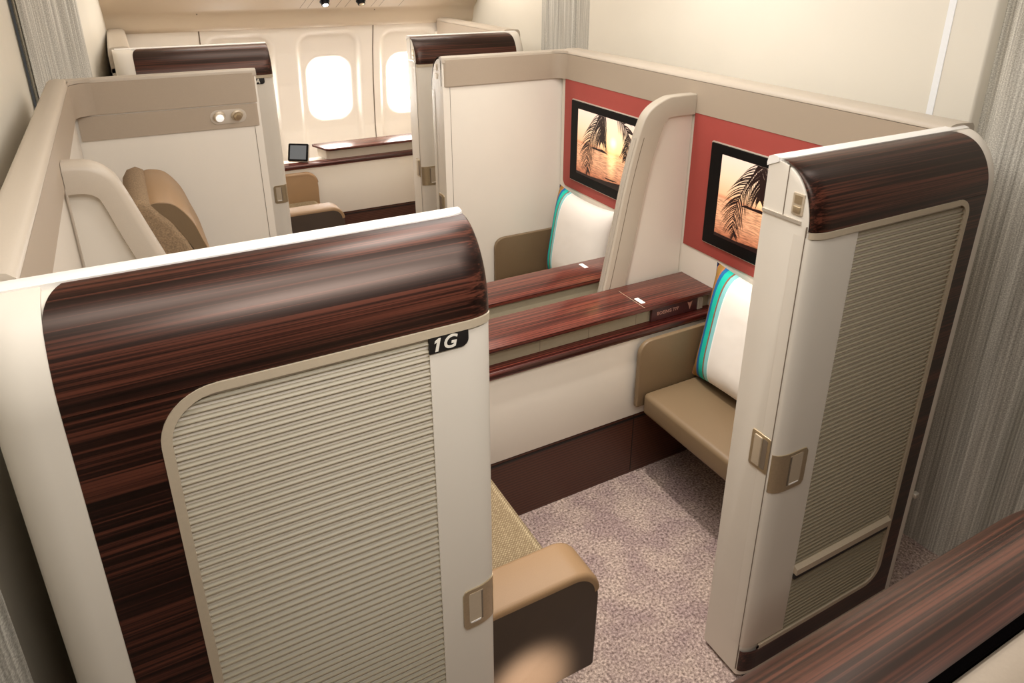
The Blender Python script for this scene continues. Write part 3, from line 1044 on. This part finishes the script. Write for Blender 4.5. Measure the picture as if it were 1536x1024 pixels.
# ------------------------------------------------------------------ side consoles
def console(T, x0, x1, xtop0, label, card_x=None, back=1.850, front=1.672, facing_gap=False, niche='beige', seam=True, round_end=False):
    root = thing('side_console', T((x0 + x1) / 2, 1.76, 0), label, 'console')
    m = MB()
    m.box(x0, x1, 1.666, back - 0.004, 0.258, 0.585, r=0.002, T=T)
    m.build('console_body', M['cream'], root)
    m = MB()
    m.box(x0, x1, 1.672, back - 0.006, 0.0, 0.258, T=T)
    kk = m.build('kick_panel', M['kick'], root, label='dark brown grooved kick panel')
    m = MB()
    m.box(x0, x1, 1.6705, 1.674, 0.236, 0.244, T=T)
    m.box(1.373, 1.376, 1.6705, 1.674, 0.01, 0.25, T=T)
    m.build('kick_joint', M['black'], kk)
    # bullnose shelf edge
    m = MB()
    prof = [(1.72, 0.572), (1.664, 0.570)] + [(1.664 - 0.012 * math.sin(PI * i / 8), 0.570 + 0.0145 * (1 - math.cos(PI * i / 8))) for i in range(1, 8)] + [(1.664, 0.599), (1.72, 0.599)]
    m.grid([[(x, a, b2) for a, b2 in prof] for x in (x0, x1)], T, close_u=True, cap=True)
    m.build('shelf_edge', M['rosewood'], root, 50, label='rounded rosewood shelf edge')
    # upstand between shelf and top
    m = MB()
    if round_end:
        # slanted rounded end towards the seat
        pl = round_poly([(xtop0 + 0.0, 1.84), (xtop0 + 0.03, 1.705), (x1, 1.705), (x1, 1.84)], (0.01, 0.03, 0, 0))
        m.prism(pl, 0.599, 0.656, 'z', T=T)
    else:
        m.box(xtop0, x1, 1.700, back - 0.02, 0.599, 0.656, T=T)
    m.build('upstand', M['greige'] if niche == 'grey' else M['flute'], root)
    if seam:
        for xx in (0.999, 1.183, 1.375):
            m = MB()
            m.box(xx, xx + 0.0012, 1.6994, 1.702, 0.600, 0.655, T=T)
            m.build('upstand_joint', M['gap'], root)
    m = MB()
    if round_end:
        pl = round_poly([(xtop0 - 0.03, back), (xtop0 + 0.025, front), (x1, front), (x1, back)], (0.012, 0.035, 0, 0))
        m.prism(pl, 0.656, 0.671, 'z', r=0.003, T=T)
    else:
        m.box(xtop0, x1, front, back, 0.656, 0.671, r=0.002, T=T)
    tp = m.build('timber_top', M['rosewood'], root, label='glossy rosewood top')
    if seam:
        m = MB()
        m.box(1.3885, 1.3897, front + 0.001, back - 0.03, 0.6705, 0.6713, T=T)
        m.build('top_joint', M['trim'], tp)
    return root
def T_0(x, y, z): return (x, y, z)
def T_0A(x, y, z): return (x + OFFX, y + OFFY, z)
console(T_0, 0.26, 1.698, 0.26, 'near rosewood-topped console running from behind the 1G wall to the right monitor')
console(T_0A, 0.42, 1.698, 0.80, 'far rosewood-topped console under the bright windows', niche='grey', seam=False, round_end=True)
# middle console: its timber top is nearer the far seat
dcon = thing('side_console', (0.85, 2.02, 0), 'second rosewood-topped console, just beyond the near one', 'console')
m = MB()
m.box(0.26, 1.698, 1.952, 2.090, 0.258, 0.656, r=0.002)
m.build('console_body', M['flute'], dcon)
m = MB()
m.box(0.26, 1.698, 1.96, 2.085, 0.0, 0.258)
m.build('kick_panel', M['kick'], dcon)
m = MB()
m.box(0.26, 1.698, 1.942, 2.106, 0.656, 0.671, r=0.002)
m.build('timber_top', M['rosewood'], dcon)

# tent cards lying on the two tops
def card(x, y, label):
    m = MB()
    m.prism(rrect(-0.0085, 0.0085, -0.021, 0.021, 0.002), 0, 0.0012, 'z', T=lambda a, b2, c: (x + a, y + b2, 0.6713 + c))
    o = m.build('paper_tag', M['white'], None)
    return tag(o, label, 'tag')
card(1.406, 1.724, 'small white tag on the near console top')
card(1.402, 2.066, 'small white tag on the farther console top, beside the privacy divider')

# boxed brochure in the niche of the near console
br = thing('brochure_box', (1.535, 1.70, 0.600), 'dark burgundy brochure box reading BOEING 777 tucked under the near console top', 'brochure')
m = MB()
m.box(1.434, 1.636, 1.688, 1.6995, 0.5995, 0.654, r=0.001)
m.build('box_front', M['burgundy'], br)
text_obj('lettering', 'BOEING 777', 0.0175, M['dimletter'], br, frame_mat((1.503, 1.6872, 0.626), (1, 0, 0), (0, 0, 1)), bold=0.0002)
m = MB()
m.prism([(1.590, 0.640), (1.600, 0.636), (1.611, 0.641), (1.607, 0.626), (1.602, 0.610), (1.597, 0.624)], 1.6868, 1.6885, 'y')
m.build('emblem', M['dimletter'], br)
mg = thing('magazine_stack', (1.652, 1.69, 0.600), 'grey magazine edges beside the brochure box, by the striped cushion', 'magazine')
m = MB()
for k in range(3):
    m.box(1.640 + 0.008 * k, 1.646 + 0.008 * k, 1.688, 1.6995, 0.5995, 0.650 - 0.004 * k)
m.build('pages', M['greige'], mg)

# ------------------------------------------------------------------ ottomans
def ottoman(ya, yb, label):
    root = thing('ottoman_seat', (1.55, (ya + yb) / 2, 0), label, 'ottoman')
    m = MB()
    m.box(1.372, 1.690, ya + 0.020, yb - 0.020, 0.286, 0.370, r=0.018, seg=5)
    m.build('seat_cushion', M['olive'], root, 50)
    for (a, b2) in ((ya, ya + 0.018), (yb - 0.018, yb)):
        m = MB()
        pl = round_poly([(1.350, 0.312), (1.350, 0.567), (1.693, 0.567), (1.693, 0.312)], (0.008, 0.055, 0, 0), 10)
        m.prism(pl, a, b2, 'y', r=0.004)
        m.build('side_wing', M['olive'], root, 50)
    m = MB()
    m.box(1.655, 1.692, ya + 0.03, yb - 0.03, 0.0, 0.29)
    m.build('base', M['kick'], root)
    return root
ottoman(Y0 + 0.008, 1.650, 'olive leather ottoman seat below the right monitor, beside the open doorway')
ottoman(2.112, Y1 - 0.004, 'olive leather ottoman seat below the left monitor, mostly behind the consoles')

# ------------------------------------------------------------------ striped cushions
def cushion(y_left, lean, label):
    W, H, TH = 0.455, 0.425, 0.115
    root_c = Vector((1.628, y_left - W / 2, 0.374 + H / 2))
    n = 28
    m = MB()
    def pt(u, v, side):
        # u,v in -1..1
        pu = u * (1 - 0.085 * (1 - v * v) * abs(u) ** 3)
        pv = v * (1 - 0.085 * (1 - u * u) * abs(v) ** 3)
        h = max(0.0, (1 - u ** 4) * (1 - v ** 4)) ** 0.7
        return (side * TH / 2 * h, -pu * W / 2, pv * H / 2)
    ca, sa = math.cos(lean), math.sin(lean)
    def tf(p):
        x, y, z = p
        return (root_c.x + x * ca + z * sa, root_c.y + y, root_c.z - x * sa + z * ca)
    uvmap = []
    for side in (-1, 1):
        m.grid([[tf(pt(-1 + 2 * i / n, -1 + 2 * j / n, side)) for i in range(n + 1)] for j in range(n + 1)])
    o = m.build('striped_cushion', M['cushion'], None, 80)
    uv_from(o, lambda co: ((root_c.y + W / 2 - co.y) / W, 0.5))
    me = o.data
    # put the origin at the base of the cushion
    b = Vector((root_c.x - 0.03, root_c.y, 0.372))
    me.transform(Matrix.Translation(-b)); o.location = b
    return tag(o, label, 'cushion', 'striped scatter cushions')
cushion(1.640, 0.16, 'white cushion with blue and teal stripes below the right monitor')
cushion(2.668, 0.16, 'white cushion with blue and teal stripes below the left monitor')

# ------------------------------------------------------------------ suite seats
def seat(T, label, y_lo=1.012, y_hi=1.625):
    """y_lo = aisle side"""
    root = thing('suite_armchair', T(0.35, (y_lo + y_hi) / 2, 0), label, 'seat')
    ci0, ci1 = y_lo + 0.035, y_hi - 0.004
    m = MB()
    m.box(0.0, 0.64, y_lo + 0.03, y_hi - 0.02, 0.0, 0.14, T=T)
    m.build('seat_base', M['black'], root)
    m = MB()
    m.box(-0.02, 0.722, ci0 + 0.002, ci1, 0.12, 0.385, r=0.03, seg=5, T=T)
    m.build('seat_cushion', M['weave'], root, 50)
    # armrests: tan top pad, aisle-side body in darker tan that paints its shade
    def armrest(xf, zt, ya, yb, x0, r, zb_, side):
        m = MB()
        pl = round_poly([(x0, zb_), (x0, zt - 0.004), (xf - 0.002, zt - 0.004), (xf - 0.008, zb_)], (0.01, 0.03, r * 1.3, 0.012), 10)
        m.prism(pl, ya, yb, 'y', r=0.006, seg=4, T=T)
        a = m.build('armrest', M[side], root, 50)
        # pad wraps over the top and down the front
        path = [(x0, zt), (xf - r, zt)] + arc(xf - r, zt - r, r, 90, 4, 12)
        m = MB()
        rows = []
        for k, (px, pz) in enumerate(path):
            q = Vector(path[min(k + 1, len(path) - 1)]) - Vector(path[max(k - 1, 0)])
            q.normalize()
            row = []
            for (yy, dd) in ((ya - 0.0008, 0.016), (ya - 0.0008, 0.009), (ya + 0.003, 0.002), (ya + 0.010, 0.0), (yb - 0.010, 0.0), (yb - 0.003, 0.002), (yb + 0.0008, 0.009), (yb + 0.0008, 0.016)):
                row.append((px + q.y * dd, yy, pz - q.x * dd))
            rows.append(row)
        m.grid(rows, T, close_u=True, cap=True)
        m.build('armrest_pad', M['tan'], a, 50, label='tan leather pad')
    armrest(0.715, 0.545, y_lo - 0.075, ci0 - 0.003, 0.432, 0.070, 0.25, 'tan_shade')
    armrest(0.745, 0.556, ci1 + 0.003, ci1 + 0.034, 0.30, 0.075, 0.125, 'tan')
    # leaning backrest
    m = MB()
    prof = [(-0.075, 1.00), (-0.062, 1.085), (-0.046, 1.110), (-0.020, 1.118), (0.000, 1.106), (0.015, 1.083), (0.047, 1.043), (0.077, 0.986), (0.100, 0.926), (0.130, 0.780), (0.150, 0.60), (0.16, 0.38), (0.02, 0.34), (-0.02, 0.5), (-0.05, 0.8)]
    m.prism(prof, y_lo + 0.125, y_hi - 0.030, 'y', r=0.018, seg=4, T=T)
    m.build('backrest', M['boucle'], root, 60)
    # thick folded headrest pad
    m = MB()
    prof = [(-0.014, 1.095), (0.000, 1.104), (0.024, 1.106), (0.063, 1.092), (0.100, 1.040), (0.121, 0.975), (0.143, 0.897), (0.160, 0.765), (0.132, 0.775), (0.102, 0.922), (0.079, 0.982), (0.049, 1.039), (0.017, 1.079)]
    prof = poly_sample(prof[:8], 28) + poly_sample(prof[8:], 16)
    m.prism(prof, y_lo + 0.150, y_hi - 0.045, 'y', r=0.003, seg=2, T=T)
    h = m.build('headrest', M['tan'], root, 60, label='tan leather headrest')
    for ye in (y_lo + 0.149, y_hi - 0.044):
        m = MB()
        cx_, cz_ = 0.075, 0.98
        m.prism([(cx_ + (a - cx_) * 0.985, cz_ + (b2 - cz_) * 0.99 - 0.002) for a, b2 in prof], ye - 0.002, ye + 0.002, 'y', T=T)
        m.build('headrest_side_shade', M['olive'], h, label='headrest side with its shade painted as darker leather')  # darker leather paints the shade on the headrest ends
    return root
seat(lambda x, y, z: (x, y, z), 'suite seat behind the 1G wall, its tan armrest and woven cushion reaching into the doorway')
seat(lambda x, y, z: (x, 2 * YC - y, z), 'suite seat at left with tan folded headrest and brown textured back', y_hi=1.596)
seat(lambda x, y, z: (x + OFFX, y + OFFY, z), 'window suite seat with tan armrests, one painted darker as shade, beyond the far aisle')

# ------------------------------------------------------------------ tablet on the far console
def tablet():
    base = Vector((0.832, 4.340, 0.600))
    root = thing('tablet_remote', base, 'small black-framed tablet propped on the far console by the windows', 'tablet')
    tilt = math.radians(22); yaw = math.radians(-34)
    def T(a, b2, c):    # a along width, b depth, c up the face
        x, y, z = a, b2 * math.cos(tilt) + c * math.sin(tilt), c * math.cos(tilt) - b2 * math.sin(tilt)
        return (base.x + 1.22 * (x * math.cos(yaw) - y * math.sin(yaw)), base.y + 1.22 * (x * math.sin(yaw) + y * math.cos(yaw)), base.z + 0.004 + 1.22 * z)
    m = MB()
    m.prism(rrect(-0.052, 0.052, 0.0, 0.092, 0.008), 0.0, 0.012, 'y', r=0.002, T=T)
    m.build('case', M['steel'], root)
    m = MB()
    m.prism(rrect(-0.051, 0.051, 0.004, 0.091, 0.007), -0.003, 0.001, 'y', r=0.001, T=T)
    m.build('bezel', M['screenblack'], root)
    m = MB()
    m.box(-0.041, 0.041, -0.0036, -0.003, 0.013, 0.082, T=T)
    m.build('display', M['lcd'], root, label='lit grey display')
    m = MB()
    m.box(-0.03, 0.03, 0.012, 0.05, 0.0, 0.006, T=lambda a, b2, c: (base.x + a * math.cos(yaw) - b2 * math.sin(yaw), base.y + a * math.sin(yaw) + b2 * math.cos(yaw), base.z + c))
    m.build('stand', M['steel'], root)
tablet()

# ------------------------------------------------------------------ room shell
XB0, XB1, YB0, YB1 = -0.32, 2.30, -1.05, 4.80
m = MB(); m.box(XB0 - 0.6, XB1 + 0.3, YB0, YB1 + 0.3, -0.05, 0.0)
tag(m.build('floor', M['carpet'], None), kind='structure')
m = MB(); m.box(XB0 - 0.6, XB1 + 0.3, YB0, YB1 + 0.1, 2.25, 2.30)
tag(m.build('ceiling', M['side'], None), kind='structure')

# side wall with recessed window surrounds
WIN = [(0.635, 'window_3'), (1.168, 'window_1'), (1.700, 'window_2'), (2.235, 'window_4')]
def side_y(z):
    pts = [(0.0, 4.68), (0.4, 4.735), (0.7, 4.742), (1.0, 4.715), (1.2, 4.68), (1.36, 4.635)]
    for (z0, y0), (z1, y1) in zip(pts, pts[1:]):
        if z <= z1:
            t = (z - z0) / (z1 - z0); return y0 + (y1 - y0) * t
    return pts[-1][1]
def sd_rr(x, z, hx, hz, r):
    qx, qz = abs(x) - hx + r, abs(z) - hz + r
    return math.hypot(max(qx, 0), max(qz, 0)) + min(max(qx, qz), 0) - r
def smooth(e0, e1, x):
    t = min(1, max(0, (x - e0) / (e1 - e0))); return t * t * (3 - 2 * t)
def depth(x, z):
    d = 0.0
    for cx, _ in WIN:
        s1 = sd_rr(x - cx, z - 0.85, 0.205, 0.485, 0.10)
        d += 0.030 * smooth(0.0, -0.035, s1)
        s2 = sd_rr(x - cx, z - 0.962, 0.130, 0.192, 0.085)
        d += 0.020 * smooth(0.02, -0.002, s2) + 0.05 * smooth(-0.001, -0.014, s2)
    return d
m = MB()
nx, nz = 300, 150
rows = []
for j in range(nz + 1):
    z = 1.37 * j / nz
    rows.append([(XB0 + (XB1 - XB0) * i / nx, side_y(z) + depth(XB0 + (XB1 - XB0) * i / nx, z), z) for i in range(nx + 1)])
m.grid(rows)
tag(m.build('wall_left', M['side'], None, 70), kind='structure')
for cx, nm in WIN:
    m = MB()
    pl = rrect(cx - 0.135, cx + 0.135, 0.962 - 0.197, 0.962 + 0.197, 0.088, 8)
    m.prism([(x, z) for x, z in pl], 0, 0.004, 'y', T=lambda x, y, z: (x, side_y(z) + 0.062 + y, z))
    tag(m.build(nm, M['pane'], None, 0), kind='structure')
# joints between side wall panels
for k, xx in enumerate((0.42, 1.452)):
    m = MB()
    rows = []
    for j in range(30):
        z = 0.3 + (1.46 - 0.3) * j / 29
        y = side_y(min(z, 1.36)) - 0.002 if z < 1.36 else side_y(1.36) - 0.002 - (z - 1.36) * 0.55
        rows.append([(xx - 0.0035, y, z), (xx + 0.0035, y, z), (xx + 0.0035, y + 0.01, z), (xx - 0.0035, y + 0.01, z)])
    m.grid(rows, close_u=True, cap=True)
    tag(m.build('trim_%d' % (k + 1), M['gap'], None, 0), kind='structure')

# overhead service panel above the windows
ps = thing('overhead_service_unit', (1.0, 4.5, 1.36), 'beige overhead service panel with spotlights, above the cabin windows', 'overhead panel')
m = MB()
prof = [(4.66, 1.355), (4.628, 1.357), (4.612, 1.364), (4.600, 1.385), (4.590, 1.43), (4.582, 1.455), (4.555, 1.475), (4.48, 1.53), (4.36, 1.66), (4.22, 1.90), (4.12, 2.20), (4.90, 2.20), (4.90, 1.36)]
m.grid([[(x, a, b2) for a, b2 in prof] for x in (XB0, XB1 - 0.06)], close_u=True, cap=True)
m.build('panel_shell', M['psu'], ps, 40)
for xx in (0.985, 1.03, 1.20, 1.255, 1.42, 1.47, 1.60):
    m = MB()
    pp = [(4.5555, 1.4745), (4.48, 1.5295), (4.36, 1.6595), (4.22, 1.8995)]
    m.grid([[(xx + dx + 0.05 * (i / 3.0) ** 0.5, a - 0.0008, b2 - 0.001) for i, (a, b2) in enumerate(pp)] for dx in (0, 0.003)])
    m.build('vent_slot', M['gap'], ps, 0)
for (xx, lit) in ((1.125, True), (1.345, False)):
    m = MB()
    dirv = Vector((0.0, -0.55, -0.83))
    o_ = Vector((xx, 4.505, 1.513))
    m.lathe([(0.030, -0.004), (0.030, 0.003), (0.023, 0.004), (0.023, 0.024), (0.018, 0.027), (0.017, 0.020)], o_, dirv)
    sp_ = m.build('spotlight', M['screenblack'], ps, 50)
    m = MB()
    m.lathe([(0.0165, 0.019), (0.0165, 0.0265), (0.010, 0.028)], o_, dirv)
    m.build('spot_lens', M['spotglow'] if lit else M['metal'], sp_, 50)

# bulkheads fore and aft
def slab(name, x0, x1, y0, y1, mat='bulkhead', z1=2.25):
    m = MB(); m.box(x0, x1, y0, y1, 0.0, z1, r=0.008)
    return tag(m.build(name, M[mat], None), kind='structure')
slab('wall_front', 1.98, 2.04, 1.092, 2.955)
slab('wall_front_left', 2.14, 2.20, 3.58, 4.78)
slab('wall_front_right', 2.14, 2.20, YB0, 0.15)
slab('wall_front_entry', 2.30, 2.34, YB0, YB1)
slab('wall_aft', -0.36, -0.29, 0.955, 2.995)
m = MB(); m.prism([(-0.118, 3.495), (-0.085, 3.80), (-0.03, 4.78), (-0.24, 4.78), (-0.24, 3.495)], 0.0, 2.25, 'z', r=0.004)
tag(m.build('wall_aft_left', M['bulkhead'], None), kind='structure')
slab('wall_aft_right', -0.36, -0.29, YB0, 0.10)
slab('wall_aft_entry', -0.62, -0.58, YB0, YB1)
slab('wall_right', XB0 - 0.3, XB1, YB0 - 0.05, YB0, 'olive')
# slim emissive strip standing in for a corner highlight on the forward bulkhead
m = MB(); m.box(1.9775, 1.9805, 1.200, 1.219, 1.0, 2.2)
tag(m.build('painted_highlight', M['strip'], None), 'thin vertical strip painted as a highlight on the cream bulkhead near the right curtain', 'light')

# ------------------------------------------------------------------ curtains
def curtain(p0, p1, z0, z1, folds, amp, label, seed, phase=0.0):
    rnd = random.Random(seed)
    a, b2 = Vector((p0[0], p0[1], 0)), Vector((p1[0], p1[1], 0))
    d = (b2 - a); L = d.length; d.normalize(); nn = Vector((-d.y, d.x, 0))
    n = 160
    ph = [rnd.uniform(0, 6.28) for _ in range(3)]
    m = MB()
    prof = []
    for i in range(n + 1):
        t = i / n
        w = t + 0.03 * math.sin(2 * PI * t * 2.3 + ph[0])
        h = amp * (math.sin(2 * PI * folds * w + phase) + 0.35 * math.sin(2 * PI * folds * 2.1 * w + ph[1]))
        prof.append(a + d * (L * t) + nn * h)
    zs = [z0 + (z1 - z0) * k / 12 for k in range(13)]
    loc = (a + b2) / 2
    for th in (0.0, 0.004):
        m.grid([[(p.x + nn.x * th, p.y + nn.y * th, z) for p in prof] for z in zs])
    o = m.build('cabin_curtain', M['curtain'], None, 80)
    me = o.data
    uvl = me.uv_layers.new(name='UVMap')
    for lp in me.loops:
        co = me.vertices[lp.vertex_index].co
        uvl.data[lp.index].uv = ((co - a).dot(d), co.z)
    me.transform(Matrix.Translation(-Vector((loc.x, loc.y, z0)))); o.location = (loc.x, loc.y, z0)
    return tag(o, label, 'curtain', 'aisle curtains')
curtain((1.996, 1.096), (2.05, 0.12), 0.0, 2.22, 4.5, 0.020, 'grey-beige curtain at the far right, beside the fluted column', 1, 0.6)
curtain((2.060, 2.960), (2.085, 3.575), 0.0, 2.22, 3.5, 0.016, 'pale curtain at top centre, behind the far timber-topped column', 2, 2.4)
curtain((-0.274, 2.952), (-0.128, 3.505), 0.0, 2.22, 4.0, 0.012, 'pale curtain at top left, beside the cream bulkhead', 3, 5.2)
curtain((-0.286, 0.950), (-0.286, 0.12), 0.0, 2.22, 4.0, 0.016, 'curtain sliver in the lower left corner, behind the 1G wall', 4, 1.0)

# ------------------------------------------------------------------ lights
def area(name, loc, target, sx, sy, energy, col=(1, 0.93, 0.84), spread=180):
    L = bpy.data.lights.new(name, 'AREA')
    L.shape = 'RECTANGLE'; L.size = sx; L.size_y = sy; L.energy = energy; L.color = col
    L.spread = math.radians(spread)
    o = bpy.data.objects.new(name, L)
    COL.objects.link(o)
    o.location = loc
    o.rotation_euler = (Vector(target) - Vector(loc)).to_track_quat('-Z', 'Y').to_euler()
    return o
WARM = (1, 0.975, 0.94)
area('ceiling_light_centre', (1.10, 1.95, 2.22), (1.10, 1.95, 0), 0.9, 0.9, 11, WARM)
area('ceiling_light_right_aisle', (0.35, 0.56, 2.22), (0.38, 0.80, 0.9), 1.3, 0.20, 8.0, WARM)
area('ceiling_light_window_seat', (0.45, 0.05, 2.22), (0.45, 0.90, 1.35), 0.8, 0.30, 4.6, WARM, 84)
area('ceiling_light_left_aisle', (1.0, 3.25, 2.22), (1.0, 3.4, 0), 1.4, 0.4, 7, WARM)
area('ceiling_light_window_suite', (1.1, 4.05, 2.10), (1.1, 4.75, 0.70), 1.6, 0.25, 13, WARM)
area('doorway_column_fill', (0.62, 1.25, 2.22), (0.95, 1.35, 0.7), 0.3, 0.5, 7.5, WARM)  # unseen fill added to brighten the column's narrow end face
area('front_wash', (1.68, 1.95, 2.18), (1.98, 1.95, 1.35), 0.06, 1.7, 3.3, (1, 0.98, 0.95))
area('front_curtain_wash', (1.76, 0.70, 2.18), (2.02, 0.75, 1.5), 0.06, 0.7, 2.0, (1, 0.98, 0.95))
def spot(name, loc, target, energy, ang, blend=0.5, col=(1, 0.95, 0.88)):
    L = bpy.data.lights.new(name, 'SPOT')
    L.energy = energy; L.spot_size = math.radians(ang); L.spot_blend = blend; L.color = col
    L.shadow_soft_size = 0.03
    o = bpy.data.objects.new(name, L)
    COL.objects.link(o)
    o.location = loc
    o.rotation_euler = (Vector(target) - Vector(loc)).to_track_quat('-Z', 'Y').to_euler()
spot('reading_spot_near', (1.05, 1.45, 2.2), (1.20, 1.38, 0.1), 80, 62, 1.0)
spot('reading_spot_far', (1.05, 2.40, 2.2), (1.45, 2.40, 0.45), 36, 50, 1.0)
spot('armrest_pool_spot', (0.52, 0.27, 0.62), (0.535, 0.937, 0.285), 190, 19, 1.0, (1, 0.86, 0.70))  # unseen spot added for the light pool on the armrest side
w = bpy.data.worlds.new('World'); SC.world = w
w.use_nodes = True
w.node_tree.nodes['Background'].inputs[0].default_value = (1, 0.95, 0.88, 1)
w.node_tree.nodes['Background'].inputs[1].default_value = 0.05

# ------------------------------------------------------------------ camera
f_px, cx_px, cy_px = 1069.9129, 787.071, 368.525
yaw, pit, rol = math.radians(60.98361317), math.radians(21.86068067), math.radians(0.32823432)
cyw, syw, cp, sp = math.cos(yaw), math.sin(yaw), math.cos(pit), math.sin(pit)
d = Vector((cyw * cp, syw * cp, -sp)); r = Vector((syw, -cyw, 0)); u = r.cross(d)
c_, s_ = math.cos(rol), math.sin(rol)
r2, u2 = r * c_ + u * s_, -r * s_ + u * c_
cam = bpy.data.cameras.new('Camera')
cam.sensor_fit = 'HORIZONTAL'; cam.sensor_width = 36.0
cam.lens = f_px * 36.0 / 1536.0
cam.shift_x = (768 - cx_px) / 1536.0
cam.shift_y = (cy_px - 512) / 1536.0
cam.clip_start = 0.02
co = bpy.data.objects.new('Camera', cam)
COL.objects.link(co)
mw = Matrix((r2, u2, -d)).transposed().to_4x4()
mw.translation = Vector((0, 0, 1.75))
co.matrix_world = mw
SC.camera = co

vs = SC.view_settings
vs.view_transform = 'Standard'; vs.look = 'None'; vs.exposure = 0.1; vs.gamma = 1.0
vs.use_curve_mapping = False
